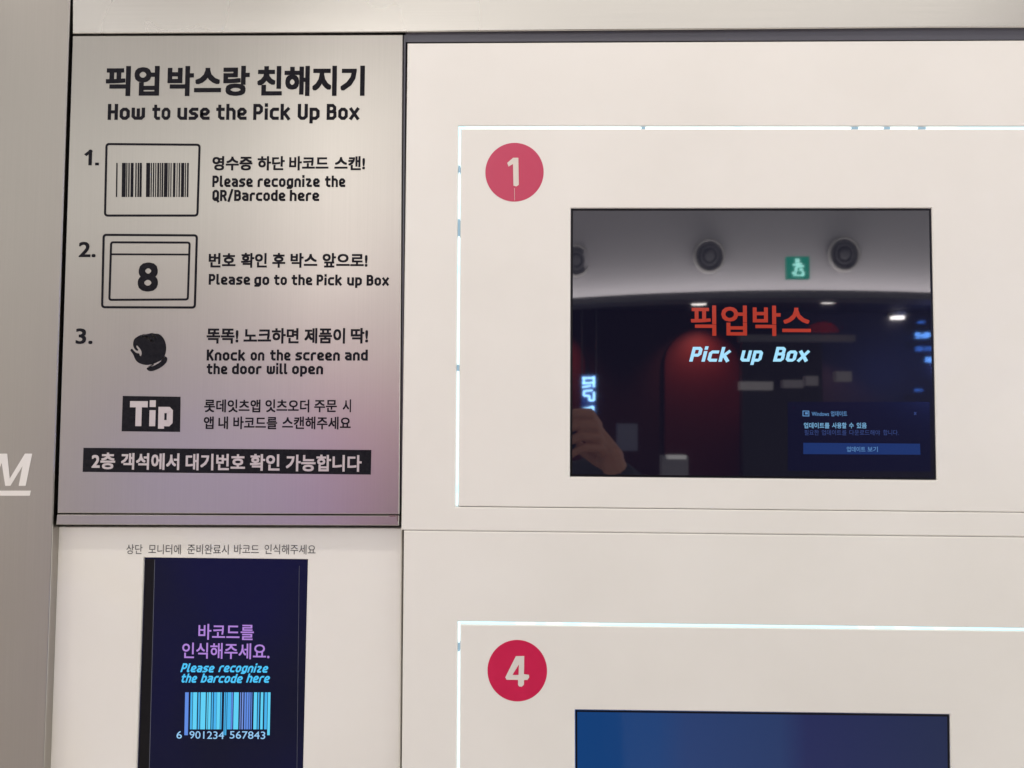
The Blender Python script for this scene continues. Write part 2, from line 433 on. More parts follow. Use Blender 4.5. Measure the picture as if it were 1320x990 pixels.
# icon 1 : barcode in a rounded box
PXM = 0.00065
mb = MB(); mb.add(ringflat(quad((136, 184.3), (258.8, 185.3), (255.9, 279.3), (134, 279.3)), 5.5 * PXM, 2.9 * PXM, TXT)); put(mb, 'barcode_icon_frame', INK, t)
mb = MB()
for x, wd in [(210,5),(232,15),(249,4),(257,5),(266,11),(284,5),(293,6),(301,8),(326,15),(344,4),(352,5),(361,4),(369,7),(379,4),(386,6),(395,14),(412,4),(420,4),(430,9),(444,3),(452,5),(461,12),(476,4),(484,6)]:
    a = 80 + x / 3; b = a + wd / 3
    k = -0.012
    q4(mb, [(a, 210), (b, 210), (b + 44 * k, 254), (a + 44 * k, 254)], TXT)
put(mb, 'barcode_icon', INK, t)
# icon 2 : numbered box
mb = MB(); mb.add(ringflat(quad((132.3, 301.3), (255.3, 302), (252.6, 397.9), (130.2, 397.5)), 5.5 * PXM, 3.0 * PXM, TXT))
mb.add(ringflat(quad((142, 311), (245.9, 311.4), (243.5, 387.4), (139.6, 387.9)), 4.5 * PXM, 2.8 * PXM, TXT))
q4(mb, [(143.5, 326.6), (244.0, 327.0), (243.9, 329.4), (143.4, 329.0)], TXT); put(mb, 'box_icon', INK, t)
H([('8', 178.3, 204.3)], 338.3, 375.9, 0.03, own=True)
# icon 3 : knocking fist
def Z(pts): return [P(140 + a / 12.38, 410 + b / 12.38) for a, b in pts]
def smooth(pts, it=2):
    for _ in range(it):
        o = []
        for k in range(len(pts)):
            a, b = pts[k], pts[(k + 1) % len(pts)]
            o += [(a[0] * .75 + b[0] * .25, a[1] * .75 + b[1] * .25), (a[0] * .25 + b[0] * .75, a[1] * .25 + b[1] * .75)]
        pts = o
    return pts
blob = [(390,400),(410,330),(470,292),(530,262),(610,258),(690,236),(735,250),(800,250),(860,295),(900,360),(922,450),(915,540),(893,610),(850,668),(780,705),(700,738),(610,752),(530,738),(460,705),(418,650),(400,590),(365,540),(344,515),(372,482),(400,520),(445,560),(490,562),(500,606),(520,606),(532,550),(505,490),(450,430),(440,462),(482,512),(455,528),(415,495),(395,450)]
mb = MB(); mb.add(polyflat(Z(smooth(blob, 1)), TXT))
mb.add(polyflat(Z(smooth([(598,800),(650,782),(730,760),(810,712),(870,662),(910,608),(940,640),(930,700),(870,765),(790,815),(700,848),(640,848)], 1)), TXT - 0.00002)); put(mb, 'fist_icon', INK, t)
mb = MB()
for pts in ([(505,288),(570,280),(640,305),(690,360),(665,365),(620,325),(560,300)], [(690,262),(720,275),(748,312),(735,322),(705,292)], [(775,262),(800,272),(812,300),(798,302)], [(640,775),(720,725),(715,745),(655,782)], [(845,668),(893,600),(900,612),(862,672)]):
    gx = sum(p[0] for p in pts) / len(pts); gy = sum(p[1] for p in pts) / len(pts)
    mb.add(polyflat(Z([(gx + (a - gx) * 1.25 - 3, gy + (b - gy) * 1.25 + 3) for a, b in pts]), TXT - 0.00005))
put(mb, 'fist_icon_line', STEEL_SIGN, t)
# tip badge and banner
o = link('tip_badge', mesh('tip_badge', *polyflat(quad((158.3, 510.3), (232.8, 511.4), (232.2, 556.8), (156.8, 556)), TXT)), INK, t); face_front(o.data)
PALE = pm('bare_steel_print', (0.60, 0.56, 0.55), 0.42, 0.65)
E_([('TIq', 167.9, 223.4)], 517.0, 549.2, mat=PALE, par=o, y=TXT - 0.0001, t=3.3, chamf=0.8)
o = link('banner', mesh('banner', *polyflat(quad((107.7, 577.2), (478.8, 580), (478.1, 611.8), (106.6, 608.3)), TXT)), INK, t); face_front(o.data)
H([('2층', 118.7, 149), ('객석에서', 156.5, 231.6), ('대기번호', 239.8, 316.3), ('확인', 322.7, 360.8), ('가능합니다', 369, 466.5)], 583.0, 604.6, 0.03, mat=PALE, par=o, y=TXT - 0.0001, tilt=0.0095)

# ---- barcode scanner panel (recessed 10 mm)
RY = 0.0095
t = emptyo('scanner_panel', (P(300, 990)[0], RY, P(300, 990, RY)[1]), 'white recessed panel with an upright barcode scanner screen, below the steel instruction board', 'scanner')
QW = quad((60, 679.2), (517.9, 681.0), (514.3, 1150), (40, 1150), y=RY); QB = quad((184.6, 718.6), (396.8, 721.0), (391.2, 990), (386.8, 1150), (169.9, 1150), (175.7, 990), y=RY)
QB4 = [QB[0], QB[1], QB[3], QB[4]]
link('panel', frame('panel', QW, QB4, RY, 0.028, 0.0005), WHITE, t)
put(hangul_line([('상단', 163.2, 183.9), ('모니터에', 191.7, 233.4), ('준비완료시', 241.9, 295), ('바코드', 302, 334), ('인식해주세요', 341.2, 407)], 701.4, 714.2, RY + TXT, 0.003, wy=RY), 'lettering', GREYINK, t)
NAVY = glass('scanner_display_glass', (0.0058, 0.0062, 0.034), 1.0, 1.27, 0.10)
nt, N, L, b = nodes(NAVY)
n = mapped_noise(NAVY, (7, 7, 5), 1.0, 2.0, 0.5, (1, 2, 0))
r = ramp(NAVY, n.outputs[0], [(0.32, (0.003, 0.004, 0.012)), (0.66, (0.002, 0.0025, 0.033))]); L.new(r.outputs[0], b.inputs['Emission Color'])
d = link('display', slab('display', inset(QB4, 0.0004), RY + 0.0022, 0.026, 0.0003), NAVY, t)
DY = RY + 0.0021
mb = MB(); mb.add(polyflat(quad((186.0, 721), (197.6, 721), (186.2, 1150), (172, 1150), y=RY), DY)); put(mb, 'bezel', BEZEL, d)
mb = MB(); mb.add(polyflat(quad((197.6, 722), (198.4, 722), (187.2, 1150), (186.4, 1150), y=RY), DY - 0.00005)); mb.add(polyflat(quad((384.6, 730), (385.1, 730), (380.2, 1150), (379.7, 1150), y=RY), DY - 0.00005)); put(mb, 'bezel_edge', pm('bezel_edge', (0.09, 0.10, 0.14), 0.4), d)
def lit(name, col, s=1.0): return glass(name, col, s, 1.5, 0.1)
VIOLET = lit('violet_pixels', (0.40, 0.21, 0.64)); CYAN = lit('cyan_pixels', (0.06, 0.52, 0.90)); PALEB = lit('pale_blue_pixels', (0.28, 0.55, 0.85))
put(hangul_line([('바코드를', 254.7, 326.3)], 804.8, 825.4, DY, 0.014, wy=RY), 'lettering', VIOLET, d)
put(hangul_line([('인식해주세요.', 233.7, 346.6)], 829.0, 849.6, DY, 0.014, wy=RY), 'lettering', VIOLET, d)
put(latin_line([('Please', 232.6, 275), ('recognize', 281.5, 344.5)], 856, 867.4, DY, t=2.4, shear=0.30, wy=RY), 'lettering', CYAN, d)
put(latin_line([('the', 232.2, 252.5), ('barcode', 258.6, 311.5), ('here', 317.5, 346.6)], 869.2, 880.9, DY, t=2.4, shear=0.30, wy=RY), 'lettering', CYAN, d)
BARS = [lit('bar_pixels', c, 1.0) for c in [(0.05, 0.42, 0.80), (0.10, 0.60, 0.88), (0.10, 0.24, 0.72), (0.16, 0.28, 0.72)]]
mb = MB()
bars = [(498,13,2),(518,7,0),(527,15,1),(546,6,0),(555,18,1),(577,4,1),(583,9,1),(595,5,0),(603,10,0),(614,12,1),(628,4,0),(640,4,0),(646,4,0),(652,14,0),(667,5,2),(675,18,1),(698,3,3),(705,5,3),(714,6,2),(722,7,2),(731,5,2),(739,3,2),(748,12,1),(763,5,0),(773,9,1),(787,10,0),(799,9,1)]
for x, wd, mi in bars:
    a = 60 + x / 2.809; b_ = a + wd / 2.809
    lo = 949.0 if (x < 512 or x > 790 or 638 < x < 650) else 941.4
    kk = -0.02
    mb.add(polyflat(quad((a, 893.6), (b_, 893.6), (b_ + kk * (lo - 893), lo), (a + kk * (lo - 893), lo), y=RY), DY), mi)
put(mb, 'barcode', BARS, d)
put(hangul_line([('6', 226.2, 233.2), ('901234', 243, 287.6), ('567843', 295, 341)], 943.6, 953.4, DY, 0.004, own=True, wy=RY), 'lettering', PALEB, d)

# ---- pick-up boxes
LED_W = pm('led_white', (0.6, 0.6, 0.6), 0.4, emis=(0.74, 0.92, 0.96), es=0.95)
LED_L = pm('led_side', (0.6, 0.6, 0.6), 0.4, emis=(0.60, 0.78, 0.84), es=0.95)
LED_C = pm('led_cyan', (0.5, 0.6, 0.65), 0.4, emis=(0.50, 0.76, 0.84), es=1.0)
LED_D = pm('led_dead', (0.16, 0.24, 0.30), 0.5, emis=(0.20, 0.30, 0.36), es=1.0)
def locker(Qo, Qi, label, segs_top, segs_left):
    t = emptyo('pickup_box', (*[P(1000, Qo[2][1])[0]], 0, P(1000, Qo[2][1])[1]), label, 'pick-up box', 'white pick-up boxes with glowing door edges')
    link('front_panel', frame('front_panel', quad(*Qo), quad(*Qi), 0.0, 0.03, 0.0008), WHITE, t)
    mb = MB()
    (x0, y0), (x1, y1), (x2, y2), (x3, y3) = Qi
    for a, b, mi in segs_top:
        ya = y0 + (y1 - y0) * (a - x0) / (x1 - x0); yb = y0 + (y1 - y0) * (b - x0) / (x1 - x0)
        ins, wd = (0.9, 2.0) if mi < 2 else (0.9, 2.3)
        mb.box(quad((a, ya + ins), (b, yb + ins), (b, yb + ins + wd), (a, ya + ins + wd)), 0.0008 if mi < 2 else 0.0006, 0.01, mi)
    mb.build('light_strip', [LED_W, LED_C, LED_D], t)
    mb = MB()
    for a, b, mi in segs_left:
        xa = x0 + (x3 - x0) * (a - y0) / (y3 - y0); xb = x0 + (x3 - x0) * (b - y0) / (y3 - y0)
        mb.box(quad((xa + 0.8, a), (xa + 2.6, a), (xb + 2.6, b), (xb + 0.8, b)), 0.0008, 0.01, mi)
    mb.build('light_strip', [LED_L, LED_C, LED_D], t)
    return t
def door(t, Q, label, badge, num, num_mat, badge_mat, QD, disp_mat):
    dr = link('door', frame('door', quad(*Q), quad(*QD), 0.0, 0.012, 0.0007), WHITE, t, label=label)
    cx, cy, rx, ry = badge
    x, z = P(cx, cy); R1 = abs(P(cx + rx, cy)[0] - x); R2 = abs(P(cx, cy + ry)[1] - z)
    c = [(x + R1 * math.cos(2 * math.pi * k / 72), z + R2 * math.sin(2 * math.pi * k / 72)) for k in range(72)]
    o = link('number_badge', fix(mesh('number_badge', *loft([(c, 0.0), (c, -0.0002), ([(x + (a - x) * 0.994, z + (b - z) * 0.994) for a, b in c], -0.00025)], True, True))), badge_mat, dr)
    mb = MB()
    for pts in num: mb.add(polyflat([P(*p) for p in pts], -0.00045))
    put(mb, 'numeral', num_mat, dr)
    dq = inset(quad(*QD), 0.0003)
    ds = link('display', slab('display', dq, 0.0010, 0.011, 0.0003), disp_mat, t)
    fr = frame('display_edge', inset(dq, 0.00032), inset(dq, 0.0017), 0.00085, 0.00100, 0.00003)
    link('display_edge', fr, BEZEL, ds)
    return dr, ds
L1 = locker([(525.2, 55.6), (1500, 51.0), (1500, 694.0), (517.2, 683.2)], [(590.7, 162.2), (1480, 162.8), (1480, 662.6), (587.0, 653.4)],
    'white box numbered 1 with a black mirror-like display, beside the steel instruction board',
    [(590.5,600,1),(600,682,0),(682,683.2,1),(683.2,706,0),(706,707.2,1),(707.2,745,0),(745,748,1),(748,827,0),(827,832,2),(832,898,0),(898,901,1),(901,948,0),(948,956,1),(956,1098,0),(1098,1107,2),(1107,1140,0),(1140,1148,2),(1148,1184,0),(1184,1194,2),(1194,1236,0),(1236,1266,1),(1266,1480,1)],
    [(162.8,176,1),(176,213,0),(213,222,2),(222,262,0),(262,270,1),(270,282,0),(282,304,2),(304,340,0),(340,352,1),(352,470,0),(470,478,2),(478,625,0),(625,636,1),(636,652.2,0)])
L4 = locker([(520.6, 684.2), (1500, 695.0), (1500, 1200), (515.8, 1200)], [(589.9, 801.0), (1480, 811.8), (1480, 1160), (587.6, 1160)],
    'white box numbered 4 with a blue display, lower right beside the scanner panel',
    [(590,640,1),(640,665,1),(665,690,0),(690,705,1),(705,725,0),(725,750,1),(750,772,0),(772,1108,1),(1108,1128,0),(1128,1155,1),(1155,1175,0),(1175,1205,1),(1205,1222,0),(1222,1480,1)],
    [(801.8,829,0),(829,840,2),(840,1160,0)])
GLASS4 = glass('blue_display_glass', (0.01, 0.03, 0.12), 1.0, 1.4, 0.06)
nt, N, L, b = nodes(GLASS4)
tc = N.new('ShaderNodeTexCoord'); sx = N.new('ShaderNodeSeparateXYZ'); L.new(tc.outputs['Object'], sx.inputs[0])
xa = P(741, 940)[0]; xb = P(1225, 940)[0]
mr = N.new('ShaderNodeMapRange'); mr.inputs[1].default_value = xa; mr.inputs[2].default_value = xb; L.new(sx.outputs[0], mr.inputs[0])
r = ramp(GLASS4, mr.outputs[0], [(0.0, (0.005, 0.045, 0.170)), (0.22, (0.007, 0.044, 0.162)), (0.30, (0.014, 0.040, 0.140)), (0.55, (0.014, 0.034, 0.115)), (0.62, (0.012, 0.018, 0.082)), (1.0, (0.010, 0.018, 0.060))])  # blue reflection put into the screen's emission, falling off to navy at the right
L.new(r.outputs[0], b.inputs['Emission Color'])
one = [[(656.4, 203.4), (669.0, 203.4), (669.0, 240.0), (661.8, 240.0), (661.6, 210.6), (655.2, 215.2), (654.4, 209.4)], [(662.5, 242), (663.2, 242), (663.4, 258.5), (662.9, 258.5)]]
one = [[(661.4, 203.6), (668.2, 203.6), (668.8, 238.6), (665.4, 240.6), (661.8, 239.4), (661.3, 211.6), (655.6, 215.0), (653.8, 210.2)], [(662.9, 242.5), (663.4, 242.5), (663.6, 258.5), (663.2, 258.5)]]
four = [[(665.0, 845.6), (675.8, 845.4), (675.4, 868.8), (681.8, 869.6), (682.2, 873.0), (680.0, 876.2), (675.6, 876.4), (675.4, 882.4), (672.6, 885.0), (669.0, 884.6), (667.8, 882.0), (667.8, 876.2), (653.0, 876.0), (651.4, 872.8)]]
hole = [[(668.8, 856.4), (668.4, 869.6), (660.6, 869.8)]]
D1, S1 = door(L1, [(594.2, 166.0), (1470, 166.6), (1470, 661.9), (591.0, 652.6)], 'white door with a pale red badge numbered 1', (663.2, 222, 37.6, 37.9), one, pm('cream_print', (0.74, 0.66, 0.60), 0.4), BADGE_PALE,
     [(735.6, 268.2), (1201.4, 268.0), (1207.8, 619.0), (734.6, 614.6)], GLASS)
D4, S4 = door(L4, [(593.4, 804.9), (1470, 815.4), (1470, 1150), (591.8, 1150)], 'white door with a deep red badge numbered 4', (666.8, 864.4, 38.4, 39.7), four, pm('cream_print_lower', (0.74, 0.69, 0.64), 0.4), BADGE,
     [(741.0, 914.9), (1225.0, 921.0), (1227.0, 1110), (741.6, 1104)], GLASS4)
# the counter of the 4, cut back to the badge's red
mb = MB()
for pts in hole: mb.add(polyflat([P(*p) for p in pts], -0.0006))
put(mb, 'numeral_counter', BADGE, D4)
# screen content, upper box
SY = 0.0009
RED = lit('red_pixels', (0.38, 0.036, 0.020)); PALEC = lit('ice_pixels', (0.36, 0.72, 0.95)); WPX = lit('dim_blue_pixels', (0.10, 0.24, 0.48)); DPX = lit('faint_blue_pixels', (0.035, 0.06, 0.20))
put(hangul_line([('픽업박스', 890.8, 1045.4)], 393.2, 432.6, SY - 0.0001, 0.020), 'title', RED, S1)
put(latin_line([('Pick', 890.5, 942.2), ('up', 955.6, 983.0), ('Box', 998.5, 1043.5)], 447.0, 466.0, SY - 0.0001, t=2.5, chamf=1.1, shear=0.26), 'title', PALEC, S1)
mb = MB(); mb.add(polyflat(quad((1016, 518), (1199, 518), (1200.4, 608), (1016, 607)), SY - 0.00002)); put(mb, 'notification', lit('notification_pixels', (0.004, 0.0045, 0.020)), S1)
mb = MB(); mb.add(polyflat(quad((1036, 570.8), (1186.6, 572.0), (1187.2, 586.2), (1036, 585.4)), SY - 0.00004)); put(mb, 'button', lit('button_pixels', (0.010, 0.030, 0.135)), S1)
y_ = SY - 0.00007
mb = MB(); mb.add(ringflat(quad((1035, 529.2), (1043.6, 529.4), (1043.8, 536.8), (1035, 536.6)), 0.6 * PXM, 1.1 * PXM, y_)); mb.add(polyflat(quad((1038.2, 531.4), (1041.8, 531.4), (1041.8, 534.2), (1038.2, 534.2)), y_)); put(mb, 'window_icon', WPX, S1)
put(hangul_line([('Windows', 1046.8, 1069), ('업데이트', 1071.5, 1092.4)], 529.8, 536.6, y_, 0.01), 'lettering', WPX, S1)
put(hangul_line([('업데이트를', 1036.6, 1069.7), ('사용할', 1073.2, 1091.7), ('수', 1095, 1101), ('있음', 1104.8, 1117.7)], 544.6, 552.2, y_, 0.022), 'lettering', lit('bold_blue_pixels', (0.16, 0.36, 0.58)), S1)
put(hangul_line([('필요한', 1037.4, 1056), ('업데이트를', 1059.7, 1091.7), ('다운로드해야', 1095.5, 1135), ('합니다.', 1139, 1159)], 554, 561.0, y_, 0.0), 'lettering', DPX, S1)
put(hangul_line([('업데이트', 1092, 1116), ('보기', 1118.8, 1132)], 575.6, 582.6, y_, 0.008), 'lettering', WPX, S1)
mb = MB(); q4(mb, [(1178.6, 531.4), (1179.4, 531), (1182.2, 534.6), (1181.4, 535)], y_); q4(mb, [(1181.4, 531), (1182.2, 531.4), (1179.4, 535), (1178.6, 534.6)], y_ - 0.00001); put(mb, 'close_mark', DPX, S1)

# ================================================================== the room behind the viewer, seen in the glass
CEILW = pm('ceiling_plaster', (0.44, 0.43, 0.47), 0.8)
n = mapped_noise(CEILW, (3, 3, 3), 1.0, 4.0, 0.6); bump(CEILW, n.outputs[0], 0.1, 0.01)
mb = MB(); mb.add(([(-3.2, 0.0, 2.95), (3.2, 0.0, 2.95), (3.2, -3.3, 2.95), (-3.2, -3.3, 2.95), (-3.2, 0.0, 3.05), (3.2, 0.0, 3.05), (3.2, -3.3, 3.05), (-3.2, -3.3, 3.05)], [(0,1,2,3),(7,6,5,4),(0,4,5,1),(1,5,6,2),(2,6,7,3),(3,7,4,0)]))
mb.build('ceiling', pm('ceiling_paint', (0.24, 0.23, 0.23), 0.8), kind='structure')
mb = MB(); mb.add(([(-4, 0.05, 0), (4, 0.05, 0), (4, -8, 0), (-4, -8, 0), (-4, 0.05, -0.1), (4, 0.05, -0.1), (4, -8, -0.1), (-4, -8, -0.1)], [(0,1,2,3),(7,6,5,4),(0,4,5,1),(1,5,6,2),(2,6,7,3),(3,7,4,0)]))
FLOOR = pm('floor_stone', (0.52, 0.48, 0.44), 0.35); n = mapped_noise(FLOOR, (2, 2, 2), 1.0, 6.0, 0.6); bump(FLOOR, n.outputs[0], 0.05, 0.01)
mb.build('floor', FLOOR, kind='structure')
# curved bulkhead with its cove light
ZL = CZ + 0.60
FOOT = 542.0
def lip(px):
    k = (px - 735) / (1200 - 735)
    yy = 386.0 - 34.5 * k + 26.0 * k * k if k > -0.6 else 420.0
    return yy
arc = []
for px in range(380, 1500, 20):
    dt = (ZL - CZ) / ((FOOT - lip(px)) / FPX)
    x, _ = P(px, 300, dt - 0.65); arc.append((x, -(dt - 0.65)))
nA = len(arc)
vs = []; fs = []
prof = [(0.0, -0.02), (0.0, 0.0), (0.002, 0.15), (-0.02, 0.40), (-0.10, 0.75), (-0.30, 0.92)]
for k, (x, y) in enumerate(arc):
    for (o_, z_) in prof: vs.append((x, y - 0.14 - o_ * 0, ZL + z_)) if False else vs.append((x, y - 0.14 + o_ * -1.0 * 0.3, ZL + z_))
m_ = len(prof)
for k in range(nA - 1):
    for j in range(m_ - 1): fs.append((k * m_ + j, (k + 1) * m_ + j, (k + 1) * m_ + j + 1, k * m_ + j + 1))
link('bulkhead', mesh('bulkhead', vs, fs, True), CEILW, kind='structure')
vs = []; fs = []
sec = [(0.0, 0.0), (-0.010, 0.0), (-0.010, -0.020), (-0.16, -0.020), (-0.16, -0.034), (0.0, -0.034)]
for x, y in arc:
    for (o_, z_) in sec: vs.append((x, y + o_, ZL + z_))
m_ = len(sec)
for k in range(nA - 1):
    for j in range(m_): fs.append((k * m_ + j, (k + 1) * m_ + j, (k + 1) * m_ + (j + 1) % m_, k * m_ + (j + 1) % m_))
link('cove_ledge', fix(mesh('cove_ledge', vs, fs)), pm('cove_paint', (0.10, 0.10, 0.115), 0.6), label='dark curved ledge under the pale bulkhead with a hidden light, mirrored in the upper display', cat='ledge')
vs = []; fs = []
for x, y in arc: vs += [(x, y - 0.05, ZL - 0.014), (x, y - 0.09, ZL - 0.014)]
for k in range(nA - 1): fs.append((2 * k, 2 * k + 1, 2 * k + 3, 2 * k + 2))
link('cove_light', mesh('cove_light', vs, fs), pm('cove_glow', (0.5, 0.5, 0.5), 0.5, emis=(1.0, 0.93, 0.88), es=50.0), label='thin warm white light strip lying in the curved ledge, mirrored in the upper display', cat='light strip')
def fascia_at(px, py):
    dt = (ZL - CZ) / ((FOOT - lip(px)) / FPX) + 0.14
    return M3(px, py, dt - 0.65)
# ceiling speakers on the bulkhead
RIM = pm('speaker_rim', (0.40, 0.39, 0.40), 0.5); GRILL = pm('speaker_cone', (0.09, 0.09, 0.10), 0.5); GR2 = pm('speaker_ring', (0.17, 0.17, 0.19), 0.35, 0.5)
def disc_rings(radii, n=40):
    vs = []; fs = []
    for r_, y in radii:
        for k in range(n):
            a = 2 * math.pi * k / n; vs.append((r_ * math.cos(a), y, r_ * math.sin(a) * 1.12))
    for j in range(len(radii) - 1):
        for k in range(n): fs.append((j * n + k, j * n + (k + 1) % n, (j + 1) * n + (k + 1) % n, (j + 1) * n + k))
    if radii[-1][0] < 0.02: fs.append(tuple((len(radii) - 1) * n + k for k in range(n)))
    return vs, fs
me1 = mesh('rim', *disc_rings([(0.078, 0.0), (0.077, 0.012), (0.068, 0.014), (0.064, 0.004)])); me1.materials.append(RIM)
me2 = mesh('cone', *disc_rings([(0.066, 0.006), (0.045, 0.002), (0.012, 0.006)])); me2.materials.append(GRILL)
me3 = mesh('ring', *disc_rings([(0.044, 0.006), (0.043, 0.011), (0.036, 0.011), (0.035, 0.004)])); me3.materials.append(GR2)
me4 = mesh('ring', *disc_rings([(0.024, 0.008), (0.023, 0.016), (0.012, 0.018), (0.004, 0.018)])); me4.materials.append(GR2)
for px, py, lab in [(742, 337, 'round speaker cut off by the left side of the upper display'), (913, 331, 'round dark speaker on the bulkhead, middle one of three mirrored in the display'), (1086, 329, 'round dark speaker right of the green exit sign in the display')]:
    p = fascia_at(px, py)
    t = emptyo('ceiling_speaker', p + Vector((0, 0.02, 0)), lab, 'speaker', 'round speakers on the bulkhead')
    for nm, me in (('rim', me1), ('cone', me2), ('ring', me3), ('ring', me4)):
        o = bpy.data.objects.new(nm, me); COL.objects.link(o); o.parent = t
# exit sign : green lit plate with mirrored running figure
p = M3(1028, 345.5, 2.72)
t = emptyo('exit_sign', p, 'green lit exit sign hanging from the bulkhead, mirrored near the top of the upper display', 'exit sign')
def wbox(mb, c, h, mi=0):
    x, y, z = c; a, b, d_ = h
    mb.add(([(x - a, y - b, z - d_), (x + a, y - b, z - d_), (x + a, y + b, z - d_), (x - a, y + b, z - d_), (x - a, y - b, z + d_), (x + a, y - b, z + d_), (x + a, y + b, z + d_), (x - a, y + b, z + d_)],
            [(0, 3, 2, 1), (4, 5, 6, 7), (0, 1, 5, 4), (1, 2, 6, 5), (2, 3, 7, 6), (3, 0, 4, 7)]), mi)
mb = MB(); wbox(mb, (p.x, p.y, p.z), (0.049, 0.012, 0.049)); mb.build('housing', pm('exit_green', (0.0, 0.2, 0.12), 0.4, emis=(0.010, 0.80, 0.62), es=0.85), t)
mb = MB()
g = pm('exit_pictogram', (0.5, 0.6, 0.6), 0.4, emis=(0.40, 1.0, 0.90), es=4.6)
for (cx, cz, a, d_) in [(-0.004, 0.030, .009, .008), (0.002, 0.010, .012, .010), (-0.016, 0.012, .008, .004), (0.018, 0.006, .006, .004), (-0.010, -0.008, .006, .009), (0.012, -0.010, .007, .006), (-0.018, -0.024, .009, .005), (0.020, -0.026, .005, .009), (0.0, -0.034, .022, .003)]:
    wbox(mb, (p.x + cx, p.y + 0.014, p.z + cz), (a, 0.002, d_))
mb.build('pictogram', g, t)

# dark ceiling beyond, with three downlights
DARK = pm('dark_paint', (0.018, 0.016, 0.022), 0.6)
zc = CZ + 0.80
mb = MB(); wbox(mb, (0.0, -6.0, zc + 0.08), (4.0, 2.6, 0.05)); mb.build('ceiling', DARK, kind='structure')
LAMPM = pm('downlight_glow', (0.8, 0.8, 0.8), 0.4, emis=(1.0, 0.93, 0.88), es=11.0)
RIMD = pm('downlight_rim', (0.3, 0.3, 0.3), 0.4)
def cyl(mb, c, r_, h, n=24, mi=0):
    x, y, z = c
    vs = [(x + r_ * math.cos(2 * math.pi * k / n), y + r_ * math.sin(2 * math.pi * k / n), z + s) for s in (0, h) for k in range(n)]
    fs = [(k, (k + 1) % n, n + (k + 1) % n, n + k) for k in range(n)] + [tuple(range(n - 1, -1, -1)), tuple(range(n, 2 * n))]
    mb.add((vs, fs), mi)
for px, py, lab in [(901, 388.4, 'lit downlight right above the red word, leftmost of three mirrored in the display'), (1069, 386.0, 'lit downlight in the dark ceiling, middle of three mirrored in the display'), (1157, 408.0, 'lit downlight, lowest and rightmost of three mirrored in the dark display')]:
    dt = 0.80 / ((FOOT - py) / FPX); q = M3(px, py, dt - 0.65)
    t = emptyo('downlight', q, lab, 'downlight', 'downlights in the dark ceiling')
    mb = MB(); cyl(mb, (q.x, q.y, q.z - 0.02), 0.050, 0.02); mb.build('lens', LAMPM, t)
    mb = MB(); cyl(mb, (q.x, q.y, q.z + 0.001), 0.062, 0.03); mb.build('rim', RIMD, t)

# back wall: near-black, the scallops of red lamp glow shaped as arched panels
RW = pm('red_wall_paint', (0.020, 0.004, 0.005), 0.6, spec=0.2)
ARCH = pm('red_glow_paint', (0.052, 0.005, 0.0045), 0.6, spec=0.2)
D_ = 5.25
def vquad(pts, d): return [tuple(M3(a, b, d)) for a, b in pts]
mb = MB(); mb.add((vquad([(300, 380), (1400, 380), (1400, 760), (300, 760)], D_ + 0.1), [(0, 1, 2, 3)])); mb.build('wall', DARK, kind='structure')
def wall_piece(px0, px1, py0, py1, d, mat, name, lab, cat, th=0.06, **k):
    a = M3(px0, py0, d); b = M3(px1, py1, d)
    mb = MB(); wbox(mb, ((a.x + b.x) / 2, -d, (a.z + b.z) / 2), (abs(b.x - a.x) / 2, th / 2, abs(a.z - b.z) / 2))
    return mb.build(name, mat, label=lab, cat=cat, **k)
wall_piece(700, 1000, 396, 700, D_, RW, 'red_partition', 'near-black reddish partition behind the red glow-shaped panels, mirrored left of the words', 'partition')
red_dome = [(1040 + 21 * (1 - math.cos(math.pi * k / 14)), 428 - 13 * math.sin(math.pi * k / 14)) for k in range(15)]
def prism(pts, d, mat, name, lab, cat, th=0.05):
    n_ = len(pts); f = [tuple(M3(a, b, d)) for a, b in pts]; v = f + [(x, y - th, z) for x, y, z in f]
    return link(name, fix(mesh(name, v, [tuple(range(n_)), tuple(range(2 * n_ - 1, n_ - 1, -1))] + [(k, (k + 1) % n_, n_ + (k + 1) % n_, n_ + k) for k in range(n_)])), mat, label=lab, cat=cat)
prism(red_dome, D_ - 0.25, pm('red_dome_paint', (0.30, 0.012, 0.010), 0.6), 'wall_arch', 'small red arched panel mirrored just right of the red word in the display', 'panel')
wall_piece(952, 1100, 432, 441, D_ - 0.45, pm('grey_beam', (0.20, 0.20, 0.22), 0.6), 'beam', 'thin grey beam under the small red panel, mirrored in the upper display', 'beam', th=0.08)
wall_piece(955, 1060, 441, 640, D_ - 0.40, DARK, 'dark_screen_wall', 'black partition behind the small lit notices, mirrored in the upper display', 'partition')
for cx_, lab_ in ((905, 'dark red glow-shaped panel lit from above, mirrored left of the words in the display'), (706, 'dark red glow-shaped panel cut off by the left edge of the upper display')):
    pts_ = [(cx_ - 48 * math.cos(math.pi * k / 20), 470 - 47 * math.sin(math.pi * k / 20)) for k in range(21)] + [(cx_ + 48, 640), (cx_ - 48, 640)]
    prism(pts_, D_ - 0.06, ARCH, 'red_glow_arch', lab_, 'panel')
def spot(px, py, d, off, power, col, ang=80, blend=0.6, tilt=0.35):
    l = bpy.data.lights.new('wall_lamp', 'SPOT'); l.energy = power; l.color = col; l.spot_size = math.radians(ang); l.spot_blend = blend; l.shadow_soft_size = 0.03
    o = bpy.data.objects.new('wall_lamp', l); COL.objects.link(o); q = M3(px, py, d); o.location = (q.x, q.y + off, q.z)
    o.rotation_euler = (Vector((0, -tilt, -1))).to_track_quat('-Z', 'Y').to_euler()
spot(898, 416, D_, 0.28, 120, (1.0, 0.42, 0.34), 110, 0.9)
spot(704, 416, D_, 0.28, 110, (1.0, 0.42, 0.34), 110, 0.9)
